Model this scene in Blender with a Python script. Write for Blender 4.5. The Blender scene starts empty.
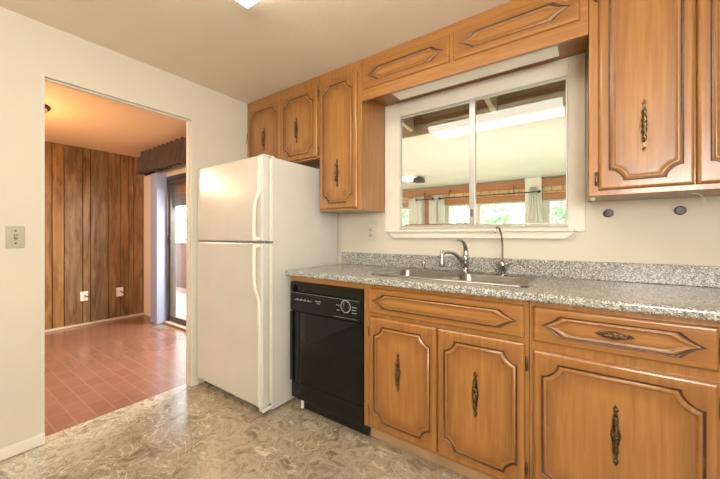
import bpy, bmesh, math, random
from mathutils import Vector, Matrix
random.seed(7)
S = bpy.context.scene
COL = S.collection
PI = math.pi

# ------------------------------------------------------------------ materials
def lin(c):
    return tuple(((v/255.0)/12.92 if v/255.0 <= 0.04045 else ((v/255.0+0.055)/1.055)**2.4) for v in c) + (1.0,)

class NT:
    def __init__(s, name):
        s.m = bpy.data.materials.new(name); s.m.use_nodes = True
        s.t = s.m.node_tree; s.n = s.t.nodes; s.n.clear()
        s.out = s.n.new('ShaderNodeOutputMaterial')
    def new(s, kind, **kw):
        n = s.n.new(kind)
        for k, v in kw.items(): setattr(n, k, v)
        return n
    def link(s, a, b): s.t.links.new(a, b)
    def principled(s, rough=0.5, metal=0.0, spec=0.5, coat=0.0):
        p = s.new('ShaderNodeBsdfPrincipled')
        p.inputs['Roughness'].default_value = rough; p.inputs['Metallic'].default_value = metal
        p.inputs['Specular IOR Level'].default_value = spec
        p.inputs['Coat Weight'].default_value = coat; p.inputs['Coat Roughness'].default_value = 0.15
        s.link(p.outputs[0], s.out.inputs[0]); s.p = p
        return p
    def coords(s, scale=(1,1,1), loc=(0,0,0), rot=(0,0,0)):
        c = s.new('ShaderNodeTexCoord'); m = s.new('ShaderNodeMapping')
        m.inputs['Scale'].default_value = scale; m.inputs['Location'].default_value = loc; m.inputs['Rotation'].default_value = rot
        s.link(c.outputs['Object'], m.inputs['Vector']); return m.outputs[0]
    def noise(s, vec, scale, detail=4, rough=0.55, dist=0.0):
        n = s.new('ShaderNodeTexNoise'); n.inputs['Scale'].default_value = scale
        n.inputs['Detail'].default_value = detail; n.inputs['Roughness'].default_value = rough; n.inputs['Distortion'].default_value = dist
        s.link(vec, n.inputs['Vector']); return n.outputs['Fac']
    def ramp(s, fac, stops, interp='LINEAR'):
        r = s.new('ShaderNodeValToRGB'); cr = r.color_ramp; cr.interpolation = interp
        while len(cr.elements) < len(stops): cr.elements.new(0.5)
        for e, (pos, c) in zip(cr.elements, stops):
            e.position = pos; e.color = lin(c) if len(c) == 3 else c
        s.link(fac, r.inputs[0]); return r.outputs[0]
    def mix(s, fac, a, b, mode='MIX'):
        m = s.new('ShaderNodeMix', data_type='RGBA', blend_type=mode)
        for sock, v in ((0, fac), (6, a), (7, b)):
            if hasattr(v, 'is_output'): s.link(v, m.inputs[sock])
            elif isinstance(v, (int, float)): m.inputs[sock].default_value = v
            else: m.inputs[sock].default_value = lin(v)
        return m.outputs[2]
    def bump(s, h, strength=0.2, dist=0.002):
        b = s.new('ShaderNodeBump'); b.inputs['Strength'].default_value = strength; b.inputs['Distance'].default_value = dist
        s.link(h, b.inputs['Height']); s.link(b.outputs[0], s.p.inputs['Normal'])
    def color(s, c):
        if hasattr(c, 'is_output'): s.link(c, s.p.inputs['Base Color'])
        else: s.p.inputs['Base Color'].default_value = lin(c)

def plain(name, c, rough=0.5, metal=0.0, spec=0.5, var=0.06, scale=6.0, coat=0.0, bump=0.0, bscale=200):
    t = NT(name); t.principled(rough, metal, spec, coat)
    v = t.coords(); n = t.noise(v, scale, 3)
    lo = tuple(max(0, q*(1-var)) for q in c); hi = tuple(min(255, q*(1+var)) for q in c)
    t.color(t.ramp(n, [(0.3, lo), (0.7, hi)]))
    if bump: t.bump(t.noise(v, bscale, 2), bump)
    return t.m

def wood(name, dark, mid, light, grain=(26,26,1.4), rough=0.36, coat=0.25, axis='z', glaze=None):
    t = NT(name); t.principled(rough, 0, 0.5, coat)
    sc = grain if axis == 'z' else (grain[2], grain[1], grain[0])
    v = t.coords(sc); n = t.noise(v, 2.2, 6, 0.6, 0.4)
    big = t.noise(t.coords((2.2,2.2,1.2)), 1.5, 2)
    c = t.ramp(n, [(0.25, dark), (0.5, mid), (0.78, light)])
    c2 = t.mix(t.ramp(big, [(0.3,(0,0,0)),(0.75,(120,120,120))]), c, light)
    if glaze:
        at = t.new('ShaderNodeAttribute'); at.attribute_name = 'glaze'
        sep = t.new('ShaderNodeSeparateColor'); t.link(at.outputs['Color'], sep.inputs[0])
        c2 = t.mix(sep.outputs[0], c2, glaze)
    t.color(c2); t.bump(n, 0.05, 0.001)
    return t.m

def emit(name, c, strength):
    t = NT(name); e = t.new('ShaderNodeEmission'); e.inputs[0].default_value = lin(c); e.inputs[1].default_value = strength
    t.link(e.outputs[0], t.out.inputs[0]); return t.m

def glass(name, boost=1.2, tint=(250,252,248)):
    t = NT(name); tr = t.new('ShaderNodeBsdfTransparent'); tr.inputs[0].default_value = lin(tint)
    g = t.new('ShaderNodeBsdfGlossy'); g.inputs['Roughness'].default_value = 0.004
    f = t.new('ShaderNodeFresnel'); ge = t.new('ShaderNodeNewGeometry'); mr = t.new('ShaderNodeMapRange')
    mr.inputs['To Min'].default_value = 1.5; mr.inputs['To Max'].default_value = 1/1.5      # a thin sheet: both faces reflect alike
    t.link(ge.outputs['Backfacing'], mr.inputs['Value']); t.link(mr.outputs[0], f.inputs[0])
    mu = t.new('ShaderNodeMath', operation='MULTIPLY'); mu.inputs[1].default_value = boost; mu.use_clamp = True
    m = t.new('ShaderNodeMixShader')
    t.link(f.outputs[0], mu.inputs[0]); t.link(mu.outputs[0], m.inputs[0]); t.link(tr.outputs[0], m.inputs[1]); t.link(g.outputs[0], m.inputs[2])
    t.link(m.outputs[0], t.out.inputs[0]); return t.m

M = {}
M['wood'] = wood('honey_wood', (132,86,38), (153,103,49), (170,121,66), coat=.4, glaze=(104,60,22))
M['woodh'] = wood('honey_wood_across', (132,86,38), (153,103,49), (170,121,66), coat=.4, axis='x', glaze=(104,60,22))
M['glaze'] = plain('dark_glaze', (76,43,17), 0.4, var=0.25, scale=30, coat=0.2)
M['glaze2'] = plain('soft_glaze', (122,78,34), 0.4, var=0.12, scale=30, coat=0.2)
M['bead'] = wood('moulding_wood', (124,82,38), (146,100,50), (164,118,66), rough=0.33)
M['bronze'] = plain('antique_bronze', (98,80,58), 0.3, 0.92, var=0.5, scale=190)
M['toe'] = plain('pale_toe_board', (176,142,104), 0.55, var=0.08)
M['whitepaint'] = plain('white_trim_paint', (220,213,198), 0.4, var=0.02)
M['fridge'] = plain('fridge_enamel', (198,196,187), 0.25, var=0.012, coat=0.3, bump=0.03, bscale=500)
M['fridgetrim'] = plain('fridge_trim', (222,218,204), 0.35, var=0.01)
M['gasket'] = plain('grey_gasket', (120,108,96), 0.7)
M['black'] = plain('black_gloss', (9,9,9), 0.08, spec=0.35, var=0.02, coat=0.0)
M['blackm'] = plain('black_plastic', (20,20,19), 0.34, var=0.05)
M['blackpanel'] = plain('black_panel', (14,14,13), 0.2, spec=0.35, var=0.05)
M['ink'] = plain('pale_ink', (205,205,200), 0.5)
M['ink2'] = plain('grey_ink', (150,150,146), 0.5)
M['chrome'] = plain('chrome', (178,177,174), 0.14, 1.0, var=0.03)
M['alu'] = plain('aluminium', (190,188,182), 0.36, 0.5, var=0.03)
M['beige'] = plain('beige_plastic', (170,166,144), 0.4, var=0.02)
M['whiteplastic'] = plain('white_plastic', (236,230,218), 0.35, var=0.02)
M['darkknob'] = plain('dark_brown_plastic', (52,36,30), 0.4)
M['diffuser'] = emit('fluorescent_diffuser', (255,248,232), 10.0)
M['diffuser2'] = plain('milky_lens', (236,232,220), 0.3, var=0.02)
M['glass'] = glass('window_glass')
M['glassdoor'] = glass('door_glass', 1.0)

def wallpaint(name, c, bump=0.08):
    t = NT(name); t.principled(0.62, 0, 0.3)
    v = t.coords(); n = t.noise(v, 1.3, 3)
    t.color(t.ramp(n, [(0.3, tuple(q*0.97 for q in c)), (0.7, c)]))
    t.bump(t.noise(v, 90, 3), bump, 0.002); return t.m
M['wall'] = wallpaint('cream_wall', (208,200,183))
M['ceil'] = wallpaint('textured_ceiling', (226,214,194), 0.7)
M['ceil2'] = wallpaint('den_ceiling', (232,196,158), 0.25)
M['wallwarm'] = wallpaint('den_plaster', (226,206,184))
M['sunwhite'] = wallpaint('sunroom_white', (240,240,228), 0.05)
M['bluepaint'] = wallpaint('pale_blue_grey_paint', (158,166,196), 0.02)

def steel():
    t = NT('brushed_steel'); t.principled(0.3, 1.0)
    v = t.coords((3,120,3)); n = t.noise(v, 3, 3)
    t.color(t.ramp(n, [(0.3,(138,136,130)),(0.7,(176,173,166))])); return t.m
M['steel'] = steel()

def laminate():
    t = NT('speckled_laminate'); t.principled(0.26, 0, 0.5, 0.15)
    v = t.coords()
    vo = t.new('ShaderNodeTexVoronoi'); vo.inputs['Scale'].default_value = 230; t.link(v, vo.inputs['Vector'])
    sep = t.new('ShaderNodeSeparateColor'); t.link(vo.outputs['Color'], sep.inputs[0])
    c = t.ramp(sep.outputs[0], [(0.0,(84,82,76)),(0.2,(122,120,112)),(0.42,(166,163,154)),(0.62,(140,137,128)),(0.82,(200,197,188))], 'CONSTANT')
    n = t.noise(v, 320, 2)
    c = t.mix(t.ramp(n, [(0.42,(0,0,0)),(0.62,(150,150,150))]), c, (160,160,152))
    t.color(c); return t.m
M['lam'] = laminate()

def stone_floor():
    t = NT('stone_vinyl'); t.principled(0.2, 0, 0.6, 0.35)
    v = t.coords(rot=(0,0,0.5))
    warp = t.new('ShaderNodeTexNoise'); warp.inputs['Scale'].default_value = 5; warp.inputs['Detail'].default_value = 4; t.link(v, warp.inputs['Vector'])
    add = t.new('ShaderNodeVectorMath', operation='MULTIPLY_ADD'); add.inputs[1].default_value = (0.22,0.22,0.22)
    t.link(warp.outputs['Color'], add.inputs[0]); t.link(v, add.inputs[2])
    w = add.outputs[0]
    base = t.ramp(t.noise(w, 9, 6, 0.65, 0.6), [(0.28,(88,75,57)),(0.4,(134,119,95)),(0.5,(174,161,138)),(0.58,(138,124,101)),(0.72,(210,200,181))])
    hue = t.noise(w, 3.2, 3)
    base = t.mix(t.ramp(hue, [(0.4,(0,0,0)),(0.68,(140,140,140))]), base, (168,162,150))
    def vein(sc, width, amt, loc):
        n = t.noise(t.coords((1,1.5,1), loc, (0,0,.5)), sc, 5, 0.55, 1.6)
        a = t.new('ShaderNodeMath', operation='SUBTRACT'); t.link(n, a.inputs[0]); a.inputs[1].default_value = .5
        c = t.new('ShaderNodeMath', operation='ABSOLUTE'); t.link(a.outputs[0], c.inputs[0])
        return t.ramp(c.outputs[0], [(0, (amt,amt,amt)), (width, (0,0,0))])
    msk = t.ramp(t.noise(w, 5.0, 3), [(0.4,(40,40,40)),(0.62,(255,255,255))])
    v1 = t.mix(1.0, vein(4.5, .018, 235, (3,1,0)), msk, 'MULTIPLY')
    c = t.mix(v1, base, (232,222,198))
    v2 = t.mix(1.0, vein(9, .02, 150, (7,5,2)), msk, 'MULTIPLY')
    c = t.mix(v2, c, (218,206,180))
    v3 = t.mix(1.0, vein(7, .03, 120, (1,9,4)), msk, 'MULTIPLY')
    c = t.mix(v3, c, (112,98,74))
    t.color(c); t.bump(t.noise(w, 30, 3), 0.10, 0.002); return t.m
M['floor'] = stone_floor()

def terracotta():
    t = NT('terracotta_brick_vinyl'); t.principled(0.27, 0, 0.5, 0.35)
    v = t.coords(rot=(0,0,PI/4*0))
    b = t.new('ShaderNodeTexBrick'); b.inputs['Scale'].default_value = 1.0
    b.inputs['Brick Width'].default_value = 0.20; b.inputs['Row Height'].default_value = 0.10; b.inputs['Mortar Size'].default_value = 0.0035
    b.inputs['Color1'].default_value = lin((124,84,66)); b.inputs['Color2'].default_value = lin((117,78,61)); b.inputs['Mortar'].default_value = lin((132,94,76))
    t.link(v, b.inputs['Vector'])
    n = t.noise(v, 7, 4)
    c = t.mix(t.ramp(n, [(0.35,(0,0,0)),(0.7,(110,110,110))]), b.outputs['Color'], (144,102,82))
    t.color(c); t.bump(t.noise(v, 14, 3), 0.2, 0.004); return t.m
M['terra'] = terracotta()

def panel_boards():
    t = NT('knotty_pine_boards'); t.principled(0.42, 0, 0.4, 0.15)
    at = t.new('ShaderNodeAttribute'); at.attribute_name = 'tone'
    sep = t.new('ShaderNodeSeparateColor'); t.link(at.outputs['Color'], sep.inputs[0])
    off = t.new('ShaderNodeVectorMath', operation='MULTIPLY_ADD'); off.inputs[1].default_value = (13,13,13)
    t.link(at.outputs['Color'], off.inputs[0]); t.link(t.coords((1,6,0.8)), off.inputs[2])
    n = t.noise(off.outputs[0], 2.0, 7, 0.66, 1.0)
    wv = t.new('ShaderNodeTexWave', wave_type='RINGS', rings_direction='Y'); wv.inputs['Scale'].default_value = .55; wv.inputs['Distortion'].default_value = 5; wv.inputs['Detail'].default_value = 3; wv.inputs['Detail Scale'].default_value = .8
    t.link(off.outputs[0], wv.inputs['Vector'])
    gold = t.ramp(n, [(0.3,(84,56,28)),(0.46,(132,92,50)),(0.7,(160,120,74))])
    grey = t.ramp(n, [(0.3,(58,44,32)),(0.46,(104,82,60)),(0.7,(140,118,94))])
    c = t.mix(sep.outputs[0], gold, grey)
    c = t.mix(t.ramp(wv.outputs['Fac'], [(0.0,(90,90,90)),(0.3,(0,0,0))]), c, (70,44,22))
    kn = t.new('ShaderNodeTexVoronoi'); kn.inputs['Scale'].default_value = 1.25
    kv = t.new('ShaderNodeMapping'); kv.inputs['Scale'].default_value = (1,.62,1.5); t.link(off.outputs[0], kv.inputs['Vector']); t.link(kv.outputs[0], kn.inputs['Vector'])
    c = t.mix(t.ramp(kn.outputs['Distance'], [(0.0,(240,240,240)),(0.09,(190,190,190)),(0.16,(0,0,0))]), c, (58,34,16))
    t.color(c); t.bump(n, 0.1, 0.002); return t.m
M['boards'] = panel_boards()
M['groove'] = plain('board_groove', (44,27,12), 0.7)
M['deckwood'] = wood('reddish_fence_wood', (96,58,44), (116,74,58), (132,90,72), rough=0.7, coat=0)
M['greypaint'] = plain('grey_painted_timber', (138,134,126), 0.6)
M['brownbeam'] = wood('brown_stained_timber', (122,92,64), (146,112,80), (160,126,92), rough=0.6, coat=0, axis='x')
M['headerwood'] = wood('warm_header_timber', (150,94,54), (172,112,68), (188,128,82), rough=0.5, coat=0, axis='x')
M['rafter'] = plain('pale_rafter', (190,176,150), 0.6)
M['doorframe'] = plain('bronze_aluminium', (92,84,78), 0.4, 0.4)
M['oakjamb'] = plain('metal_threshold', (150,132,112), 0.5)

def fabric(name, c1, c2, scale=70):
    t = NT(name); t.principled(0.9, 0, 0.1)
    v = t.coords((scale,scale,scale))
    w = t.new('ShaderNodeTexWave'); w.inputs['Scale'].default_value = 0.6; w.inputs['Distortion'].default_value = 1.5; t.link(v, w.inputs['Vector'])
    n = t.noise(t.coords(), 8, 3)
    t.color(t.mix(n, t.ramp(w.outputs['Fac'], [(0.2,c1),(0.8,c2)]), c1)); return t.m
M['valance'] = fabric('brown_plaid_cloth', (72,58,50), (112,92,80))
M['curtain'] = fabric('white_curtain_cloth', (226,224,214), (238,236,228))
def woven():
    t = NT('woven_bamboo'); t.principled(0.7)
    b = t.new('ShaderNodeTexBrick'); b.inputs['Scale'].default_value = 1
    b.inputs['Brick Width'].default_value = 0.17; b.inputs['Row Height'].default_value = 0.13; b.inputs['Mortar Size'].default_value = 0.006
    b.inputs['Color1'].default_value = lin((214,180,134)); b.inputs['Color2'].default_value = lin((196,158,112)); b.inputs['Mortar'].default_value = lin((140,98,62))
    t.link(t.coords(rot=(PI/2,0,0)), b.inputs['Vector']); t.color(b.outputs['Color']); return t.m
M['woven'] = woven()
def leafmat(name, a, b):
    t = NT(name); t.principled(0.6, 0, 0.2)
    t.color(t.ramp(t.noise(t.coords(), 2.5, 4), [(0.3,a),(0.7,b)]))
    return t.m
M['leaf1'] = leafmat('pale_leaf', (176,204,160), (216,232,200))
M['leaf2'] = leafmat('mid_leaf', (130,168,112), (176,204,146))
M['bark'] = plain('bark', (110,90,70), 0.9, var=0.2)
M['ground'] = plain('garden_ground', (150,160,120), 0.95, var=0.2, scale=2)
M['deck'] = wood('deck_boards', (150,120,100), (176,146,124), (190,164,140), rough=0.7, coat=0)

# ------------------------------------------------------------------ mesh builder
class MB:
    def __init__(s): s.bm = bmesh.new()
    def v(s, p): return s.bm.verts.new(p)
    def face(s, vs, mi=0, smooth=False):
        try: f = s.bm.faces.new(vs)
        except ValueError: return None
        f.material_index = mi; f.smooth = smooth; return f
    def box(s, x0, x1, y0, y1, z0, z1, mi=0, bev=0.0):
        if x0 > x1: x0, x1 = x1, x0
        if y0 > y1: y0, y1 = y1, y0
        if z0 > z1: z0, z1 = z1, z0
        V = [s.v((x,y,z)) for z in (z0,z1) for y in (y0,y1) for x in (x0,x1)]
        F = [s.face([V[i] for i in q], mi) for q in ((0,2,3,1),(4,5,7,6),(0,1,5,4),(2,6,7,3),(0,4,6,2),(1,3,7,5))]
        if bev > 0:
            es = list({e for f in F for e in f.edges})
            r = bmesh.ops.bevel(s.bm, geom=es, offset=bev, segments=2, profile=0.5, affect='EDGES')
            for f in r['faces']: f.material_index = mi
        return s
    def loft(s, loops, mi=0, closed=True, cap0=False, cap1=False, smooth=True):
        R = [[s.v(p) for p in L] for L in loops]
        n = len(R[0])
        for k in range(len(R)-1):
            m = mi[k] if isinstance(mi, (list, tuple)) else mi
            for i in range(n if closed else n-1):
                j = (i+1) % n
                s.face([R[k][i], R[k][j], R[k+1][j], R[k+1][i]], m, smooth)
        m0 = mi[0] if isinstance(mi, (list, tuple)) else mi; m1 = mi[-1] if isinstance(mi, (list, tuple)) else mi
        if cap0: s.face(list(reversed(R[0])), m0)
        if cap1: s.face(R[-1], m1)
        return R
    def lathe(s, prof, c, axis='z', seg=20, mi=0, scale2=1.0):
        """prof: (radius, height) along axis from c; closes at tiny radii"""
        loops = []
        for r, h in prof:
            L = []
            for i in range(seg):
                a = 2*PI*i/seg; u, w = r*math.cos(a), r*math.sin(a)*scale2
                L.append({'z':(c[0]+u,c[1]+w,c[2]+h),'x':(c[0]+h,c[1]+w,c[2]+u),'y':(c[0]+u,c[1]+h,c[2]+w)}[axis])
            loops.append(L)
        s.loft(loops, mi, True, True, True); return s
    def tube(s, pts, r, seg=10, mi=0):
        pts = [Vector(p) for p in pts]; n = len(pts); loops = []
        up = Vector((0,0,1)); prev = None
        for i, p in enumerate(pts):
            t = (pts[min(i+1,n-1)] - pts[max(i-1,0)]).normalized()
            if prev is None:
                a = up if abs(t.dot(up)) < 0.9 else Vector((1,0,0))
                u = (a - t*a.dot(t)).normalized()
            else: u = (prev - t*prev.dot(t)).normalized()
            prev = u; w = t.cross(u); rr = r[i] if isinstance(r, (list, tuple)) else r
            loops.append([p + u*rr*math.cos(2*PI*k/seg) + w*rr*math.sin(2*PI*k/seg) for k in range(seg)])
        s.loft(loops, mi, True, True, True); return s
    def prism(s, poly, d0, d1, axis='y', mi=0):
        """poly of (a,b): axis y -> (x,z); axis x -> (y,z); axis z -> (x,y)"""
        f = {'y':lambda a,b,d:(a,d,b),'x':lambda a,b,d:(d,a,b),'z':lambda a,b,d:(a,b,d)}[axis]
        s.loft([[f(a,b,d0) for a,b in poly],[f(a,b,d1) for a,b in poly]], mi, True, True, True, False); return s
    def fill(s, loops, mi=0):
        es = []
        for R in loops:
            for i in range(len(R)):
                a, b = R[i], R[(i+1)%len(R)]
                e = s.bm.edges.get((a,b)) or s.bm.edges.new((a,b)); es.append(e)
        r = bmesh.ops.triangle_fill(s.bm, edges=es, use_beauty=True, use_dissolve=False)
        for g in r['geom']:
            if isinstance(g, bmesh.types.BMFace): g.material_index = mi
    def build(s, name, mats, parent=None, recalc=True, autosmooth=False):
        if recalc: bmesh.ops.recalc_face_normals(s.bm, faces=s.bm.faces[:])
        me = bpy.data.meshes.new(name); s.bm.to_mesh(me); s.bm.free()
        for m in (mats if isinstance(mats, (list, tuple)) else [mats]): me.materials.append(m)
        if autosmooth: me.set_sharp_from_angle(angle=math.radians(38))
        o = bpy.data.objects.new(name, me); COL.objects.link(o)
        if parent is not None:
            o.parent = parent; o.matrix_parent_inverse = world(parent).inverted()
        return o

def world(o):
    m = Matrix.Translation(o.location)
    return m if o.parent is None else world(o.parent) @ o.matrix_parent_inverse @ m

def thing(name, label, cat, loc, group=None):
    o = bpy.data.objects.new(name, None); COL.objects.link(o); o.location = loc; o.empty_display_size = 0.1
    o['label'] = label; o['category'] = cat
    if group: o['group'] = group
    return o
def tag(o, label, cat, group=None, kind=None):
    o['label'] = label; o['category'] = cat
    if group: o['group'] = group
    if kind: o['kind'] = kind
    return o
def struct(o, label=None, cat=None):
    o['kind'] = 'structure'
    if label: o['label'] = label
    if cat: o['category'] = cat
    return o
def B(*a, **k): return MB().box(*a, **k)

# ------------------------------------------------------------------ key dimensions (metres)
XL, YW, ZC = -2.474, 2.066, 2.361      # left wall face, window wall face, ceiling
YU, YUD = 1.752, 1.733                 # upper cabinet frame / door front
YB, YBD = 1.475, 1.455                 # base cabinet frame / door front
ZCT = 0.938                            # counter top
XR, YF = 1.35, -2.5                    # right wall, wall behind
XP = -2.548                            # far face of the partition
XD, YD, ZD = -5.3, 1.99, 2.31          # den: far wall, door wall, ceiling

# ------------------------------------------------------------------ shell
struct(B(XP, XR+.1, YF-.1, YW+.1, -.1, 0).build('floor', M['floor']), 'mottled brown and beige stone-pattern vinyl kitchen floor', 'floor')
struct(B(XD-.1, XP, YF-.1, YD+.11, -.1, -.001).build('floor_2', M['terra']), 'terracotta brick-pattern floor of the room beyond the doorway', 'floor')
struct(B(XL-.02, XR+.1, YF-.1, YW+.02, ZC, ZC+.1).build('ceiling', M['ceil']), 'textured beige kitchen ceiling', 'ceiling')
struct(B(XD-.1, XP+.02, YF-.1, YD+.11, ZD, ZD+.1).build('ceiling_2', M['ceil2']), 'orange-lit ceiling of the room beyond the doorway', 'ceiling')
WX0, WX1, WZ0, WZ1 = -1.097, -0.052, 1.222, 2.048
b = MB()
for y0, y1, e in ((YW, YW+.04, 0), (YW+.04, YW+.11, .10)):
    b.box(XP+.002, WX0-e, y0, y1, 0, ZC+.1); b.box(WX1+e, XR+.1, y0, y1, 0, ZC+.1)
    b.box(WX0-e, WX1+e, y0, y1, 0, WZ0); b.box(WX0-e, WX1+e, y0, y1, WZ1+e, ZC+.1)
struct(b.build('wall_back', M['wall']), 'cream kitchen wall with the sliding window', 'wall')
DY0, DY1, DZ = 0.436, 1.2506, 2.066
b = MB()
b.box(XP, XL, YF, DY0-.012, 0, ZC); b.box(XP, XL, DY1+.012, YW, 0, ZC); b.box(XP, XL, DY0-.012, DY1+.012, DZ+.012, ZC)
struct(b.build('wall_left', M['wall']), 'cream kitchen wall with the open doorway', 'wall')
struct(B(XR, XR+.1, YF-.1, YW+.1, 0, ZC).build('wall_right', M['wall']))
struct(B(XD-.1, XR+.1, YF-.1, YF, 0, ZC).build('wall_front', M['wall']))
# doorway lining and stop
b = MB()
b.box(XP-.001, XL+.0008, DY1, DY1+.013, 0, DZ); b.box(XP-.001, XL+.0008, DY0-.013, DY0, 0, DZ)
b.box(XP-.001, XL+.0008, DY0-.013, DY1+.013, DZ, DZ+.013)
b.box(XP+.022, XP+.05, DY0, DY1, DZ-.010, DZ); b.box(XP+.022, XP+.05, DY1-.008, DY1, 0, DZ-.010)
struct(b.build('trim_1', plain('doorway_lining', (206,198,182), 0.5, var=0.02)), 'plain painted lining around the open doorway', 'doorway trim')
def baseboard(name, pts, label):
    b = MB()
    for x0, x1, y0, y1 in pts: b.box(x0, x1, y0, y1, 0, .062, bev=.004)
    struct(b.build(name, M['whitepaint']), label, 'baseboard')
baseboard('baseboard_left', [(XL, XL+.012, YF, DY0), (XL, XL+.012, DY1, 1.30)], 'low cream baseboard along the doorway wall')
baseboard('baseboard_right', [(XR-.012, XR, YF, YW)], 'low cream baseboard along the right wall')

# den shell
def boards():
    b = MB(); cl = b.bm.loops.layers.color.new('tone')
    b.box(XD-.1, XD-.012, YF, YD+.1, 0, ZD, mi=1)
    ys = [1.985, 1.86, 1.80, 1.70, 1.56, 1.37, 1.29, 1.11, 1.00, 0.80, 0.55, 0.30]
    y = 0.30
    while y > YF: y -= random.choice((.1,.14,.2,.25)); ys.append(max(y, YF))
    for i in range(len(ys)-1):
        n0 = len(b.bm.faces); b.bm.faces.ensure_lookup_table()
        before = set(b.bm.faces)
        b.box(XD-.014, XD, ys[i+1]+.004, ys[i]-.004, 0.0, ZD-.001, bev=.003)
        tone = random.random(); r2 = random.random()
        tone = .25*tone + (.75 if 1.2 < ys[i] < 1.6 else .35 if ys[i] > 1.6 else .05)
        for f in b.bm.faces:
            if f not in before:
                for l in f.loops: l[cl] = (tone, r2, random.random()*0, 1)
    return b.build('wall_den_left', [M['boards'], M['groove']])
struct(boards(), 'knotty brown wood plank wall seen through the doorway', 'wall')
DX0, DX1, DDZ = -4.556, -2.75, 1.955
b = MB(); b.box(XD-.1, DX0, YD, YD+.11, 0, ZD+.1); b.box(DX1, XP+.002, YD, YD+.11, 0, ZD+.1); b.box(DX0, DX1, YD, YD+.11, DDZ, ZD+.1)
struct(b.build('wall_den_back', M['wallwarm']), 'plain plaster wall holding the sliding glass door', 'wall')
struct(B(XD, XD+.010, YF, YD-.005, 0, .028, bev=.003).build('baseboard_den_left', plain('pale_base_strip', (196,176,150), 0.5)), 'thin pale strip along the foot of the plank wall', 'baseboard')
b = B(-4.765, -4.568, 1.865, YD, 0, 2.0, bev=.004)
struct(b.build('trim_2', M['bluepaint']), 'pale blue-grey square post left of the sliding door', 'post')

# sliding glass door
d = bpy.data.objects.new('door_1', None); COL.objects.link(d); d.location = (DX0, YD, 0)
struct(d, 'bronze framed sliding glass door beyond the doorway', 'door')
b = MB(); b.box(DX0, DX0+.018, YD-.012, YD+.10, 0, DDZ); b.box(DX1-.045, DX1, YD-.012, YD+.10, 0, DDZ); b.box(DX0, DX1, YD-.012, YD+.10, DDZ-.05, DDZ)
b.build('door_frame', M['doorframe'], d)
B(DX0, DX1, YD-.06, YD+.10, -.001, .028, bev=.004).build('threshold', M['oakjamb'], d)
def dsash(x0, x1, y):
    b = MB(); w = .030
    b.box(x0, x0+w, y, y+.03, .03, DDZ-.05, bev=.003); b.box(x1-w, x1, y, y+.03, .03, DDZ-.05, bev=.003)
    b.box(x0+w, x1-w, y, y+.03, .03, .03+.06, bev=.003); b.box(x0+w, x1-w, y, y+.03, DDZ-.11, DDZ-.05, bev=.003)
    s = b.build('sash', M['doorframe'], d)
    B(x0+w, x1-w, y+.012, y+.018, .09, DDZ-.11).build('pane', M['glassdoor'], s)
    return s
s1 = dsash(DX0+.018, -3.62, YD+.015); dsash(-3.68, DX1-.045, YD+.055)
b = MB(); b.lathe([(.012,0),(.014,-.012),(.008,-.02)], (DX0+.033, YD+.015, 1.12), 'y', 12); b.box(DX0+.025, DX0+.041, YD+.003, YD+.015, 1.05, 1.18, bev=.003)
b.build('door_latch', M['blackm'], d)

# ------------------------------------------------------------------ cabinet joinery
def notch_loop(x0, x1, z0, z1, r, s=0.008, n=6, k=0.6):
    """rectangle whose corners are scooped inwards with a small shoulder; anticlockwise seen from -y"""
    P = []
    for cx, cz, sx, sz, rev in ((x0,z0,1,1,0),(x1,z0,-1,1,1),(x1,z1,-1,-1,0),(x0,z1,1,-1,1)):
        L = [(0, r)]
        for i in range(n+1):
            a = PI/2*(1 - i/n)
            ax, az = s+(r-s)*math.cos(a), s+(r-s)*math.sin(a)
            q = i/n; lx, lz = s+(r-s)*q, r-(r-s)*q
            L.append((ax*k+lx*(1-k), az*k+lz*(1-k)))
        L.append((r, 0))
        if rev: L.reverse()
        P += [(cx+sx*a, cz+sz*c) for a, c in L]
    return P
def hex_loop(x0, x1, z0, z1, a, n=6, k=0.3):
    zm = (z0+z1)/2; h = (z1-z0)/2; P = []
    def side(sx, sz, x):                     # tip -> corner
        L = []
        for i in range(n+1):
            t = PI/2*i/n; q = i/n
            ex, ez = a*math.sin(t), h*(1-math.cos(t))
            L.append((x+sx*(ex*k+a*q*(1-k)), zm+sz*(ez*k+h*q*(1-k))))
        return L
    P += side(1,-1,x0)
    R = side(-1,-1,x1); R.reverse(); P += R
    P += side(-1,1,x1)[1:]
    L = side(1,1,x0); L.reverse(); P += L[:-1]
    return P
def notch_path(x0, x1, z0, z1, r, s=.008):
    return lambda d: notch_loop(x0+d, x1-d, z0+d, z1-d, min(r, .40*min(x1-x0-2*d, z1-z0-2*d)), max(.0006, s-d))
def hex_path(x0, x1, z0, z1, a):
    return lambda d: hex_loop(x0+1.9*d, x1-1.9*d, z0+d, z1-d, a)
PROFILE = [(0,0),(.004,.0045),(.0085,.004),(.0115,-.0015),(.0145,-.003),(.018,-.0018),(.023,.0005),(.028,.0005)]
PMI = [1,1,2,2,2,3,0]
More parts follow.
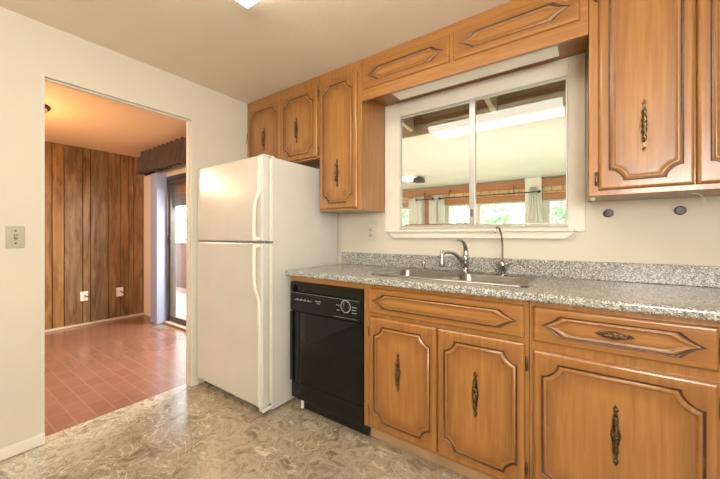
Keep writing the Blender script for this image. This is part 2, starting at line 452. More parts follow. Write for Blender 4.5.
def door_slab(name, x0, x1, z0, z1, yback, yfront, path, parent, horiz=False, wide=1.0):
    b = MB()
    rect = lambda i: [(x0+i,z0+i),(x1-i,z0+i),(x1-i,z1-i),(x0+i,z1-i)]
    L = [[(x,y,z) for x,z in rect(i)] for i,y in ((0,yback),(0,yfront+.010),(.002,yfront+.005),(.006,yfront+.0015),(.011,yfront))]
    R = b.loft(L, 0, True, True, False, False)
    path3 = [[(x, yfront+dy, z) for x, z in path(off*wide)] for off, dy in PROFILE]
    inner = path(0); hw = min(max(p[0] for p in inner)-min(p[0] for p in inner), max(p[1] for p in inner)-min(p[1] for p in inner))/2
    dl = min(PROFILE[-1][0]*wide+.045, hw*.72)
    path3.append([(x, yfront+PROFILE[-1][1], z) for x, z in path(dl)])
    last = path3.pop()
    R2 = b.loft(path3, PMI, True, False, False, True)
    lv = [b.v(p) for p in last]; n_ = len(lv)
    for i_ in range(n_): b.face([R2[-1][i_], R2[-1][(i_+1)%n_], lv[(i_+1)%n_], lv[i_]], 0, False)
    R2.append(lv)
    b.fill([R[-1], R2[0]], 0); b.fill([R2[-1]], 0)
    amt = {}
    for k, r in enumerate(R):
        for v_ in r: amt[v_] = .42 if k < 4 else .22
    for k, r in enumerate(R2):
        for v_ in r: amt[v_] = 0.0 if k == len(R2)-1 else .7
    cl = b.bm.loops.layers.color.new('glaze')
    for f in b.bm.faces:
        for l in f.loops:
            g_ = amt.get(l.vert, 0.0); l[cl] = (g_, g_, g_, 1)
    for f in b.bm.faces:
        if len(f.verts) == 3: f.smooth = False
    for e in b.bm.edges:
        if len(e.link_faces) == 2 and any(not f.smooth for f in e.link_faces): e.smooth = False
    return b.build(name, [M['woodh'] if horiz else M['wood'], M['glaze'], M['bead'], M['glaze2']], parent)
def ornate_handle(cx, cz, L, yface, parent, horizontal=False):
    """pierced backplate with pointed ends and a turned grip, antique bronze"""
    b = MB(); h = L/2
    out = [(0,-h),(.006,-h+.010),(.0085,-h+.018),(.004,-h+.032),(.008,-h+.042),(.010,-h+.055),(.007,-.040),(.011,-.026),(.013,-.014),(.016,0)]
    full = out + [(x,-z) for x,z in reversed(out[:-1])]
    left = [(-x,z) for x,z in reversed(full[1:-1])]
    poly = full + left
    tr = (lambda p: (cx+p[1], cz+p[0])) if horizontal else (lambda p: (cx+p[0], cz+p[1]))
    b.prism([tr(p) for p in poly], yface-.0005, yface-.004, 'y')
    # rosettes and ring bosses
    for q, r in ((-h+.017,.0062),(-h+.05,.0075),(-.018,.0085),(0,.011),(.018,.0085),(h-.05,.0075),(h-.017,.0062)):
        x, z = tr((0,q)); b.lathe([(r,-.003),(r*.95,-.006),(r*.5,-.008),(.0015,-.0085)], (x, yface, z), 'y', 12)
    # turned grip standing clear of the plate
    prof = []
    g = h*.60
    for i in range(25):
        t = i/24*2-1
        r = .0042+.0028*(1-abs(t)) + .0016*math.cos(t*5*PI)
        prof.append((max(r,.002), t*g))
    prof = [(.0015,-g-.004)] + prof + [(.0015,g+.004)]
    b.lathe(prof, (cx, yface-.020, cz), 'x' if horizontal else 'z', 12)
    for sg in (-1,1):
        x, z = tr((0, sg*g*.92)); b.lathe([(.0045,0),(.0035,-.010),(.0045,-.020)], (x, yface, z), 'y', 10)
    return b.build('handle', M['bronze'], parent)
def hinge(x, z, yface, parent):
    b = MB(); b.lathe([(.002,-.031),(.0048,-.028),(.0048,.028),(.002,.031)], (x, yface-.004, z), 'z', 10)
    b.box(x-.005, x+.005, yface-.0015, yface, z-.024, z+.024)
    return b.build('hinge', M['bronze'], parent)

# ---- wall cabinets
def wall_cab(label, x0, x1, z0, z1, name='wall_cabinet'):
    t = thing(name, label, 'cabinet', ((x0+x1)/2, YU+.15, z0))
    b = MB(); b.box(x0, x1, YU, YW-.002, z0, z1, bev=.0025)
    b.build('carcass', M['wood'], t)
    return t
ZT = ZC-.002
c1 = wall_cab('small two-door wooden wall cabinet above the refrigerator', XL+.002, -1.597, 1.745, ZT)
for x0, x1, hx, hcx in ((-2.435,-2.012,None,-2.213),(-2.004,-1.607,-1.6015,-1.82)):
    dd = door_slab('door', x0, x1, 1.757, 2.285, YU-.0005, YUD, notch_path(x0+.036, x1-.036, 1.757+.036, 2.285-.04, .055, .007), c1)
    ornate_handle(hcx, 1.99, .205, YUD+.001, dd)
    if hx: hinge(hx, 1.80, YU-.006, c1); hinge(hx, 2.23, YU-.006, c1)
c2 = wall_cab('tall narrow one-door wooden wall cabinet left of the window', -1.595, -1.214, 1.345, ZT)
dd = door_slab('door', -1.578, -1.243, 1.36, 2.285, YU-.0005, YUD, notch_path(-1.578+.03, -1.243-.036, 1.36+.036, 2.285-.04, .055, .007), c2)
ornate_handle(-1.413, 1.612, .20, YUD+.001, dd)
c3 = thing('wall_cabinet', 'shallow wooden bridge cabinet over the window, touching the ceiling', 'cabinet', (-.6, YU+.15, 2.076))
b = MB(); b.box(-1.212, .027, YU, YU+.02, 2.076, ZT, bev=.002); b.box(-1.212, .027, YU+.02, YW-.002, 2.142, 2.157)
b.box(-1.212, .027, YU+.02, YW-.002, ZT-.015, ZT)
b.build('carcass', M['woodh'], c3)
for x0, x1 in ((-1.197,-.607),(-.588,-.003)):
    door_slab('panel', x0, x1, 2.148, 2.305, YU-.0005, YUD+.008, hex_path(x0+.035, x1-.035, 2.148+.036, 2.305-.036, .07), c3, True, .75)
c4 = wall_cab('tall two-door wooden wall cabinet right of the window', .029, .70, 1.345, ZT)
for x0, x1 in ((.063,.3595),(.3655,.667)):
    dd = door_slab('door', x0, x1, 1.368, 2.30, YU-.0005, YUD, notch_path(x0+.034, x1-.030, 1.368+.034, 2.30-.036, .048, .008), c4)
    ornate_handle((x0+x1)/2+.001, 1.622, .222, YUD+.001, dd)
for z in (1.42, 2.235): hinge(.055, z, YU-.004, c4)
b = MB(); b.lathe([(.004,0),(.011,-.002),(.012,-.014),(.009,-.02),(.002,-.021)], (.043, YU+.02, 1.345), 'z', 14); b.build('bumper', M['beige'], c4)['label'] = 'small round cream bumper'

# ---- base cabinets
def base_cab(label, x0, x1):
    t = thing('base_cabinet', label, 'cabinet', ((x0+x1)/2, YB+.28, 0))
    b = MB(); z0, z1 = .10, .9045
    b.box(x0, x0+.018, YB+.02, YW-.004, z0, z1); b.box(x1-.018, x1, YB+.02, YW-.004, z0, z1); b.box(x0+.018, x1-.018, YB+.02, YW-.02, z0, z0+.018)
    b.box(x0+.018, x1-.018, YW-.02, YW-.004, z0, z1)
    # face frame
    b.box(x0, x1, YB, YB+.02, z0, z0+.05); b.box(x0, x1, YB, YB+.02, z1-.06, z1); b.box(x0, x0+.055, YB, YB+.02, z0+.05, z1-.06); b.box(x1-.055, x1, YB, YB+.02, z0+.05, z1-.06)
    b.box(x0+.055, x1-.055, YB, YB+.02, .70, .76); b.box((x0+x1)/2-.03, (x0+x1)/2+.03, YB, YB+.02, z0+.05, .70)
    b.build('carcass', M['wood'], t)
    B(x0, x1, 1.548, 1.562, 0.001, .0995).build('toe_kick', M['toe'], t)
    return t
k1 = base_cab('wooden sink cabinet with two doors and a blank drawer front beside the dishwasher', -1.004, -.176)
door_slab('drawer_front', -.968, -.193, .742, .880, YB-.0005, YBD, hex_path(-.968+.028, -.193-.028, .742+.028, .880-.028, .065), k1, True, .75)
for x0, x1, hx in ((-.962,-.5735,-.967),(-.5665,-.190,-.184)):
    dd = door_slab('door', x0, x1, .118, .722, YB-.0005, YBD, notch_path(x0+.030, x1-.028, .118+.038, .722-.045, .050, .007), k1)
    ornate_handle((-.779 if x0 < -.6 else -.388), .458, .208, YBD+.001, dd)
    for z in (.20, .64): hinge(hx, z, YB-.006, k1)
k2 = base_cab('wide wooden base cabinet with drawer right of the sink cabinet', -.174, .90)
for j, (x0, x1) in enumerate(((-.160,.357),(.375,.885))):
    dr = door_slab('drawer', x0, x1, .738, .880, YB-.0005, YBD, hex_path(x0+.028, x1-.028, .738+.028, .880-.028, .06), k2, True, .75)
    ornate_handle((x0+x1)/2+.0, .810, .118, YBD+.001, dr, True)
    dd = door_slab('door', x0, x1, .118, .703, YB-.0005, YBD, notch_path(x0+.028, x1-.030, .118+.038, .703-.040, .055, .008), k2)
    ornate_handle((x0+x1)/2+.003, .452, .22, YBD+.001, dd)
    for z in (.20, .62): hinge(x1+.0065, z, YB-.006, k2)

# ------------------------------------------------------------------ countertop
ct = thing('countertop', 'grey speckled laminate countertop with backsplash, running under the window', 'countertop', (-.35, 1.75, .90))
SX0, SX1, SY0, SY1 = -1.02, -.205, 1.585, 1.972      # sink cut-out
CX0, CX1 = -1.622, 1.0
b = MB()
def edge_prof(y0, y1):
    P = [(y1,.9055),(y0+.012,.9055),(y0+.004,.904),(y0,.910),(y0,.926)]
    for i in range(1,5):
        a = i/4*PI/2; P.append((y0+.012-.012*math.cos(a), .926+(ZCT-.926)*math.sin(a)))
    P.append((y1, ZCT)); return P
P = edge_prof(1.434, SY0)
loops = [[(CX0+.014, y+(.010 if y < 1.46 else 0), z) for y,z in P]]
loops = [[(CX0+dx, max(y, 1.434+dy), z) for y, z in P] for dx, dy in ((0,.02),(.006,.006),(.02,0))] + [[(x, y, z) for y, z in P] for x in (CX1,)]
b.loft(loops, 0, True, True, True, False)
b.box(CX0, SX0, SY0, YW-.002, .9055, ZCT); b.box(SX1, CX1, SY0, YW-.002, .9055, ZCT); b.box(SX0, SX1, SY1, YW-.002, .9055, ZCT)
b.build('worktop', M['lam'], ct)
B(CX0, CX1, YW-.022, YW-.002, ZCT, 1.032, bev=.004).build('backsplash', M['lam'], ct)

# ------------------------------------------------------------------ sink
def rrect(x0, x1, y0, y1, r, n=5):
    P = []
    for cx, cy, a0 in ((x1-r,y1-r,0),(x0+r,y1-r,PI/2),(x0+r,y0+r,PI),(x1-r,y0+r,1.5*PI)):
        for i in range(n+1):
            a = a0+PI/2*i/n; P.append((cx+r*math.cos(a), cy+r*math.sin(a)))
    return P
sk = thing('sink', 'double-bowl stainless steel sink set in the countertop', 'sink', (-.63, 1.78, ZCT))
b = MB()
zr = ZCT+.0012
o = b.loft([[(x,y,z) for x,y in rrect(-1.035+i,-.19-i,1.566+i,1.992-i,.035)] for i,z in ((0,zr),(.003,zr+.004),(.008,zr+.005))], 0)
bow = []
for x0, x1 in ((-.968,-.618),(-.580,-.216)):
    L = []
    for ins, z, r in ((0,zr+.005,.05),(.003,zr+.003,.05),(.007,zr-.012,.05),(.016,.80,.055),(.03,.782,.06),(.06,.775,.07)):
        L.append([(x,y,z) for x,y in rrect(x0+ins,x1-ins,1.598+ins,1.895-ins,r)])
    R = b.loft(L, 0, True, False, True); bow.append(R[0])
b.fill([o[-1]]+bow, 0)
b.build('basin', M['steel'], sk, autosmooth=True)
for cx in (-.793,-.398):
    d_ = MB(); d_.lathe([(.042,0),(.042,.003),(.034,.004),(.030,.001),(.004,.0015)], (cx,1.745,.7755), 'z', 20); d_.build('drain', M['chrome'], sk)
ZS = zr+.0055
def arcpts(pts, n=6):
    """Catmull-Rom through pts"""
    V = [Vector(p) for p in pts]; V = [V[0]*2-V[1]]+V+[V[-1]*2-V[-2]]; out = []
    for i in range(1, len(V)-2):
        for k in range(n):
            t = k/n
            out.append(0.5*((2*V[i])+(V[i+1]-V[i-1])*t+(2*V[i-1]-5*V[i]+4*V[i+1]-V[i+2])*t*t+(3*V[i]-V[i-1]-3*V[i+1]+V[i+2])*t**3))
    out.append(V[-2]); return out
fx, fy = -.578, 1.945
fa = thing('faucet', 'chrome single-lever pull-out kitchen faucet behind the sink divider', 'faucet', (fx, fy, ZS))
b = MB(); b.lathe([(.030,0),(.030,.006),(.024,.012),(.021,.03),(.020,.075),(.022,.085),(.018,.10),(.012,.108),(.002,.111)], (fx,fy,ZS), 'z', 20)
b.build('body', M['chrome'], fa, autosmooth=True)
b = MB(); pts = arcpts([(fx,fy-.010,ZS+.035),(fx-.012,fy-.065,ZS+.085),(fx-.022,fy-.135,ZS+.118),(fx-.034,fy-.21,ZS+.131),(fx-.046,fy-.272,ZS+.127)], 5)
b.tube(pts, [.0145-.005*min(1,i/12) for i in range(len(pts))], 12); b.build('spout', M['chrome'], fa)
b = MB(); b.lathe([(.004,.058),(.009,.055),(.009,.036),(.013,.028),(.0105,.018),(.015,.0),(.018,-.026),(.016,-.034),(.004,-.035)], (fx-.047,fy-.272,ZS+.088), 'z', 16); b.build('spray_head', M['chrome'], fa)
b = MB(); pts = arcpts([(fx+.002,fy+.004,ZS+.10),(fx+.002,fy,ZS+.145),(fx-.004,fy-.03,ZS+.185),(fx-.012,fy-.075,ZS+.197),(fx-.018,fy-.10,ZS+.197)], 5)
b.tube(pts, [.017-.011*min(1,i/(len(pts)-6)) for i in range(len(pts))], 12); b.build('lever', M['chrome'], fa)
gx, gy = -.368, 1.945
fb = thing('faucet', 'slim chrome filtered-water tap with a tall gooseneck, right of the main faucet', 'faucet', (gx, gy, ZS))
b = MB(); b.lathe([(.028,0),(.028,.006),(.022,.011),(.021,.045),(.024,.052),(.021,.07),(.010,.082),(.002,.084)], (gx,gy,ZS), 'z', 18); b.build('body', M['chrome'], fb, autosmooth=True)
b = MB(); b.tube(arcpts([(gx,gy,ZS+.06),(gx,gy-.002,ZS+.16),(gx-.003,gy-.012,ZS+.225),(gx-.012,gy-.04,ZS+.268),(gx-.02,gy-.065,ZS+.268),(gx-.024,gy-.078,ZS+.242)], 6), .0058, 10); b.build('spout', M['chrome'], fb)
b = MB(); b.tube(arcpts([(gx+.012,gy-.004,ZS+.055),(gx+.035,gy-.008,ZS+.066),(gx+.062,gy-.012,ZS+.078)], 4), [.014]*3+[.011]*3+[.009]*3, 10); b.build('lever', M['chrome'], fb)
b = MB(); b.lathe([(.016,0),(.016,.004),(.011,.007),(.011,.04),(.0135,.042),(.0135,.055),(.010,.06),(.002,.061)], (-.85,1.945,ZS), 'z', 16)
tag(b.build('air_gap', M['chrome'], autosmooth=True), 'short chrome cylinder cap standing on the sink rim left of the main faucet', 'sink fitting')
for x, lb in ((-.487,'flat dark sink-hole cap between the two faucets'),(-.70,'flat dark sink-hole cap left of the main faucet')):
    b = MB(); b.lathe([(.020,0),(.021,.003),(.017,.006),(.003,.007)], (x,1.945,ZS), 'z', 18); tag(b.build('hole_cover', M['gasket']), lb, 'sink cap')

# ------------------------------------------------------------------ refrigerator
FX0, FX1 = -2.458, -1.660; FY0 = 1.362; FYD = 1.287
fr = thing('refrigerator', 'white top-freezer refrigerator standing beside the doorway', 'refrigerator', ((FX0+FX1)/2, 1.7, 0))
b = MB(); b.box(FX0, FX1, FY0, 2.045, .022, 1.684, bev=.006)
for x in (FX0+.06, FX1-.06):
    for y in (FY0+.06, 1.98): b.lathe([(.018,.0),(.018,.02),(.012,.024)], (x,y,0.0005), 'z', 12)
b.build('body', M['fridge'], fr)
B(FX0+.01, FX1-.01, FY0-.02, FY0-.0005, .026, .062).build('kick_grille', M['gasket'], fr)
B(FX0+.006, FX1-.008, FY0-.0108, FY0-.0005, .075, 1.675).build('gasket', M['fridgetrim'], fr)
def fdoor(name, z0, z1):
    return B(FX0, FX1-.004, FYD, FY0-.011, z0, z1, bev=.010).build(name, M['fridge'], fr)
f1 = fdoor('freezer_door', 1.130, 1.686); f2 = fdoor('door', .060, 1.120)
def fhandle(parent, z_far, z_near, sgn):
    """bar flush on the door near z_far, bowed out from the door towards the gap at z_near"""
    x0, x1 = FX1-.038, FX1-.012
    zs = [0,.25,.30,.36,.44,.52,.62,.75,.88,1.0]; ys = [0,0,.003,.012,.024,.031,.034,.035,.035,.034]
    b = MB(); L = []
    for q, dy in zip(zs, ys):
        z = z_far+(z_near-z_far)*q; y = FYD-.0005-dy; th = .014
        xa, xb = x0-.004*min(1,dy/.03), x1-.006*min(1,dy/.03)
        L.append([(xa,y,z),(xb,y,z),(xb+.001,y-th*.6,z),(xb-.006,y-th,z),(xa+.006,y-th,z),(xa-.001,y-th*.6,z)])
    b.loft(L, 0, True, True, True, True)
    zn = z_near; s = -1 if z_near < z_far else 1
    b.box(x0, x1-.004, FYD-.035, FYD-.0005, zn, zn-s*.022, bev=.003)
    b.build('handle', M['fridgetrim'], parent, autosmooth=True)
    B(x0, x1, FYD-.006, FYD-.0003, z_far+s*.001, (1.68 if s < 0 else .068), bev=.002).build('trim_strip', M['fridgetrim'], parent)
fhandle(f1, 1.58, 1.136, -1); fhandle(f2, .60, 1.114, 1)
b = MB(); b.box(FX1-.05, FX1-.006, FYD+.015, FY0+.03, 1.686, 1.692, bev=.002); b.build('hinge_cover', M['fridgetrim'], fr)
b = MB(); b.box(FX1-.03, FX1+.003, FY0-.03, FY0+.012, 1.119, 1.131, bev=.002); b.build('center_hinge', M['gasket'], fr)
b = MB(); b.box(FX1-.05, FX1-.004, FYD+.01, FY0+.01, .030, .056, bev=.006); b.build('bottom_hinge', M['fridgetrim'], fr)

# ------------------------------------------------------------------ dishwasher
dx0, dx1 = -1.582, -1.008; dyf = 1.452
dw = thing('dishwasher', 'black built-in dishwasher between the refrigerator and sink cabinet', 'dishwasher', ((dx0+dx1)/2, 1.7, 0))
B(dx0+.004, dx1-.002, dyf+.035, 2.03, .12, .862).build('tub', M['blackm'], dw)
b = MB(); b.box(dx0, dx1, dyf+.004, dyf+.034, .21, .672, bev=.003)
b.box(dx0, dx0+.030, dyf-.004, dyf+.004, .215, .672, bev=.002)
dwd = b.build('door', [M['black']], dw)
B(dx0+.060, dx0+.075, dyf, dyf+.005, .23, .668, bev=.001).build('edge_strip', M['blackm'], dwd)
B(dx0, dx1, dyf+.010, dyf+.034, .098, .204, bev=.003).build('access_panel', M['blackpanel'], dw)
b = MB(); b.box(dx0, dx1, dyf-.002, dyf+.034, .676, .800, bev=.004); b.box(dx0, dx1, dyf+.018, dyf+.034, .800, .842); b.box(dx0, dx1, dyf+.0, dyf+.034, .842, .864, bev=.003)
b.box(dx0, dx0+.03, dyf, dyf+.018, .800, .842); b.box(dx1-.03, dx1, dyf, dyf+.018, .800, .842)
cp = b.build('control_panel', M['blackpanel'], dw)
b = MB(); kx, kz = -1.118, .757
b.lathe([(.030,0),(.030,-.004),(.027,-.006)], (kx,dyf-.002,kz), 'y', 24); b.box(kx-.005, kx+.005, dyf-.018, dyf-.007, kz-.026, kz+.026, bev=.002)
b.build('dial', M['blackm'], cp)
def ringmesh(b, cx, cz, r0, r1, y, n=28):
    b.loft([[(cx+r*math.cos(2*PI*i/n), y, cz+r*math.sin(2*PI*i/n)) for i in range(n)] for r in (r0,r1)], 0)
b = MB(); ringmesh(b, kx, kz, .0325, .0375, dyf-.0028)
b.box(kx-.0012, kx+.0012, dyf-.0192, dyf-.018, kz+.002, kz+.026)
for x0, x1, z in ((kx-.070,kx-.046,.757),(kx-.066,kx-.046,.728),(kx+.046,kx+.078,.757),(kx+.046,kx+.074,.741),(kx+.046,kx+.080,.724)):
    b.box(x0, x1, dyf-.0028, dyf-.0018, z, z+.0035)
x = dx0+.045
for i in range(14):
    w = random.uniform(.006,.012); b.box(x, x+w, dyf-.0028, dyf-.0018, .748+.003*(i%2), .752+.004*((i*7)%3)); x += w+.003
for i in range(3): b.box(-1.355+i*.016, -1.345+i*.016, dyf-.0028, dyf-.0018, .756, .763)
b.box(-1.345, -1.318, dyf-.0028, dyf-.0018, .745, .748)
b.box(dx0+.006, dx1-.012, dyf-.0028, dyf-.0018, .7955, .797); b.box(-1.21, dx1-.03, dyf-.0028, dyf-.0018, .690, .6915)
b.build('printing', M['ink2'], cp)
B(dx0+.05, dx1-.003, 1.53, 1.54, .003, .118).build('toe_panel', M['blackm'], dw)
for x in (dx0+.03,):
    b = MB(); b.lathe([(.014,0),(.014,.006),(.010,.010),(.010,.1)], (x,1.535,.0005), 'z', 12); b.build('foot', M['whiteplastic'], dw)
# wooden rail over the dishwasher
tag(B(-1.600, -1.0055, YB-.004, YB+.02, .8655, .9045, bev=.002).build('filler_rail', M['woodh']), 'thin wooden rail between the dishwasher and the countertop', 'wood rail')

# ------------------------------------------------------------------ kitchen window
wn = bpy.data.objects.new('window_1', None); COL.objects.link(wn); wn.location = (-.57, YW, WZ0)
struct(wn, 'white sliding kitchen window above the sink, looking into the sunroom', 'window')
b = MB(); cy0 = YW-.008
b.box(-1.211, WX0+.006, cy0, YW-.0005, 1.190, 2.1415, bev=.002); b.box(WX1-.006, .018, cy0, YW-.0005, 1.19, 2.1415, bev=.002)
b.box(WX0+.006, WX1-.006, cy0, YW-.0005, WZ1-.006, 2.1415, bev=.002)
b.build('window_casing', M['whitepaint'], wn)
b = MB(); w = .009
b.box(WX0+.001, WX0+w, YW-.011, YW+.035, WZ0+.001, WZ1-.001); b.box(WX1-w, WX1-.001, YW-.011, YW+.035, WZ0+.001, WZ1-.001)
b.box(WX0+w, WX1-w, YW-.011, YW+.035, WZ1-w, WZ1-.001); b.box(WX0+w, WX1-w, YW-.011, YW+.035, WZ0+.001, WZ0+.006)
b.build('window_frame', M['whitepaint'], wn)
xm = -.562
def sash(x0, x1, y, sw, sl, mat):
    b = MB(); z0, z1 = WZ0+.007, WZ1-w
    b.box(x0, x0+sl, y, y+.022, z0, z1, bev=.002); b.box(x1-sw, x1, y, y+.022, z0, z1, bev=.002); b.box(x0+sl, x1-sw, y, y+.022, z1-.010, z1, bev=.002); b.box(x0+sl, x1-sw, y, y+.022, z0, z0+.012, bev=.002)
    s = b.build('sash', mat, wn)
    B(x0+sl, x1-sw, y+.009, y+.013, z0+.012, z1-.010).build('pane', M['glass'], s); return s
sash(WX0+w, xm+.01, YW+.003, .02, .004, M['alu']); s2 = sash(xm-.022, WX1-w, YW-.021, .008, .036, M['alu'])
b = MB(); b.box(xm-.012, xm+.004, YW-.032, YW-.021, 1.29, 1.335, bev=.003); b.build('latch', M['gasket'], wn)
b = MB(); b.box(WX0+w, xm, YW+.068, YW+.105, WZ0+.006, WZ0+.030); b.build('outer_sill', M['headerwood'], wn)
b = MB(); b.prism([(-1.168,1.192),(-.030,1.192),(-.036,1.183),(-.068,1.152),(-1.13,1.152),(-1.162,1.183)], YW-.0005, YW-.030, 'y')
b.box(-1.172, -.026, YW-.048, YW-.0005, 1.192, 1.207, bev=.004)
b.build('window_sill', M['whitepaint'], wn)

# lamp under the bridge cabinet
ul = thing('cabinet_light', 'long white fluorescent strip light under the cabinet over the window', 'light fixture', (-.55, 1.85, 2.06))
b = MB(); b.box(-1.005, -.098, 1.80, 1.925, 2.118, 2.1415); b.build('mounting_tray', M['whitepaint'], ul)
b = MB(); b.prism([(1.797,2.118),(1.80,2.098),(1.808,2.092),(1.917,2.092),(1.928,2.10),(1.93,2.118)], -1.01, -.093, 'x'); b.build('lens', M['diffuser2'], ul)

# ceiling fixture
cf = thing('ceiling_light', 'bright rectangular fluorescent light on the kitchen ceiling', 'light fixture', (-.74, .78, ZC))
b = MB(); b.box(-1.335, -.145, .615, .945, ZC-.02, ZC-.0005); b.build('housing', M['whitepaint'], cf)
b = MB(); b.box(-1.35, -.13, .60, .96, ZC-.075, ZC-.0205, bev=.012); b.build('diffuser', M['diffuser'], cf)

# ------------------------------------------------------------------ small wall items
sw = thing('light_switch', 'beige single toggle switch plate on the wall left of the doorway', 'light switch', (XL, .324, 1.16))
B(XL+.0003, XL+.007, .289, .359, 1.102, 1.220, bev=.003).build('plate', M['beige'], sw)
b = MB(); b.box(XL+.006, XL+.0078, .317, .331, 1.147, 1.175); b.build('slot', M['gasket'], sw)
b = MB(); b.box(XL+.006, XL+.019, .320, .328, 1.157, 1.170, bev=.002); b.build('toggle', M['beige'], sw)
for z in (1.128, 1.194):
    b = MB(); b.lathe([(.0045,0),(.004,.0012)], (XL+.0068,.324,z), 'x', 10); b.build('screw', M['darkknob'], sw)
ol = thing('wall_outlet', 'cream outlet plate on the window wall under the tall narrow cabinet', 'outlet', (-1.343, YW, 1.19))
B(-1.379, -1.307, YW-.006, YW-.0003, 1.135, 1.25, bev=.003).build('plate', M['wall'], ol)
for z in (1.17, 1.214):
    b = MB(); b.lathe([(.016,0),(.016,-.0015),(.014,-.002)], (-1.343,YW-.006,z), 'y', 16); b.build('receptacle', M['beige'], ol)
for y, lb in ((1.302,'white cable plate with a dark cable stub on plank wall, left of two'),(1.690,'white cable plate with a dark cable stub on plank wall, nearer the sliding door')):
    t = thing('wall_plate', lb, 'wall plate', (XD, y, .38), 'white plates low on the plank wall')
    B(XD+.0005, XD+.008, y-.040, y+.040, .318, .44, bev=.003).build('plate', M['whiteplastic'], t)
    b = MB(); b.tube([(XD+.006,y+.005,.385),(XD+.03,y+.018,.378),(XD+.035,y+.045,.36)], .006, 8); b.build('cable_stub', M['blackm'], t)
for x, z, lb in ((.115,1.283,'round dark brown knob on the wall under the right wall cabinet, nearer the window'),(.378,1.286,'round dark brown knob on the wall under the right wall cabinet, farther from the window')):
    b = MB(); b.lathe([(.016,0),(.020,-.003),(.021,-.008),(.017,-.012),(.003,-.013)], (x,YW-.0005,z), 'y', 18)
    tag(b.build('round_wall_mount', M['darkknob'], autosmooth=True), lb, 'wall mount', 'dark knobs under the right wall cabinet')
b = MB(); b.tube(arcpts([(.34,1.80,1.343),(.375,1.80,1.337),(.394,1.80,1.322),(.396,1.80,1.300),(.388,1.80,1.288)], 5), .0022, 8)
tag(b.build('hanging_wire', M['beige']), 'thin pale curved wire hanging under the right wall cabinet', 'wire')

# ------------------------------------------------------------------ den furnishings
def valance():
    b = MB(); cols = []
    path = []                       # return from the wall, then along the front
    for i in range(9): path.append((-4.90, YD-.004-.17*i/8, 1, 0))
    n = 170
    for i in range(n+1): path.append((-4.90+2.43*i/n, YD-.175, 0, 1))
    zs = [2.300, 2.285, 2.255, 2.235, 2.20, 2.12, 2.05, 2.0]
    for k, (x, y, ax, ay) in enumerate(path):
        ph = 2*PI*((x+4.90)/.12 if ay else (YD-y)/.06) + 0.9*math.sin(x*9.0) + .6*math.sin(x*23)
        c = []
        for j, z in enumerate(zs):
            amp = (.012,.018,.006,.016,.028,.038,.043,.046)[j]
            off = amp*math.sin(ph + .25*j*math.sin(x*5))
            dz = (.012*math.sin(ph*.5+x*3) if j == len(zs)-1 else 0) + (.006*math.sin(ph) if j == 0 else 0)
            c.append((x+off*ax*(-1), y-off*ay-.0006*j*ay*8, z+dz))
        cols.append(c)
    b.loft(cols, 0, False, False, False, True)
    o = b.build('valance', M['valance'], recalc=False)
    m = o.modifiers.new('thick', 'SOLIDIFY'); m.thickness = .003
    return tag(o, 'gathered brown plaid valance hanging above the sliding glass door', 'valance')
valance()
dl = thing('ceiling_lamp', 'dark rimmed ceiling lamp just showing past the doorway edge', 'lamp', (-3.93, .56, ZD))
b = MB(); b.lathe([(.165,0),(.168,-.012),(.160,-.022),(.155,-.024)], (-3.93,.56,ZD-.0005), 'z', 32); b.build('rim', M['darkknob'], dl)
b = MB(); b.lathe([(.150,-.0245),(.145,-.045),(.115,-.075),(.06,-.092),(.004,-.097)], (-3.93,.56,ZD), 'z', 32); b.build('shade', emit('warm_lamp_glass', (255,190,120), 0.7), dl, autosmooth=True)
b = MB(); b.box(-4.50, -4.20, 1.76, 1.86, .0, .006)
for i in range(13): b.box(-4.485+i*.022, -4.475+i*.022, 1.77, 1.85, .006, .009)
tag(b.build('floor_register', plain('pale_metal', (140,124,112), 0.35, 0.4)), 'metal floor register in front of the sliding glass door', 'floor vent')

# ------------------------------------------------------------------ outdoors and sunroom
SY, SZ = 6.5, 2.2; SXL, SXR = -4.05, 1.7
struct(B(-26, 16, YW+.12, 30, -.35, -.15).build('ground', M['ground']), 'garden ground beyond the deck fence', 'ground')
struct(B(-9, SXL, YD+.115, 3.7, -.1, -.03).build('floor_3', M['deck']), 'timber deck outside the sliding door', 'deck')
struct(B(SXL, SXR, YW+.115, SY, -.1, -.01).build('floor_4', M['deck']), 'sunroom floor', 'floor')
struct(B(SXL-.1, SXR+.1, 3.0, SY+.1, SZ, SZ+.06).build('ceiling_3', M['sunwhite']), 'white sunroom ceiling seen through the kitchen window', 'ceiling')
b = MB(); b.box(SXL-.1, SXR+.1, YW+.115, 3.02, 2.50, 2.55)
struct(b.build('ceiling_4', M['brownbeam']), 'brown boarded eave outside the kitchen window', 'ceiling')
struct(B(SXL, SXR, 2.96, 3.0, SZ-.005, 2.498).build('trim_3', M['brownbeam']), 'brown fascia board beyond the window', 'beam')
struct(B(SXL-.1, SXL, 3.0, SY+.1, -.1, SZ).build('wall_sunroom_left', M['sunwhite']))
struct(B(SXR, SXR+.1, YW+.115, SY+.1, -.1, SZ+.3).build('wall_sunroom_right', M['sunwhite']))
wins = [(-3.98,-3.10),(-2.31,-.80),(-.50,1.2)]
b = MB(); wz0, wz1 = .85, 1.80; xs = [SXL]+[q for w_ in wins for q in w_]+[SXR]
for i in range(0, len(xs), 2): b.box(xs[i], xs[i+1], SY, SY+.1, 0, SZ)
for x0, x1 in wins: b.box(x0, x1, SY, SY+.1, 0, wz0); b.box(x0, x1, SY, SY+.1, wz1, SZ)
struct(b.build('wall_sunroom_far', M['sunwhite']), 'sunroom window wall beyond the kitchen window', 'wall')
struct(B(SXL, SXR, SY-.10, SY-.0005, 2.035, 2.165).build('trim_4', M['headerwood']), 'warm brown header beam over the sunroom windows', 'beam')
struct(B(-2.80, -2.655, SY-.04, SY-.0005, 0, 2.03).build('trim_5', M['headerwood']), 'brown timber post between the sunroom windows', 'post')
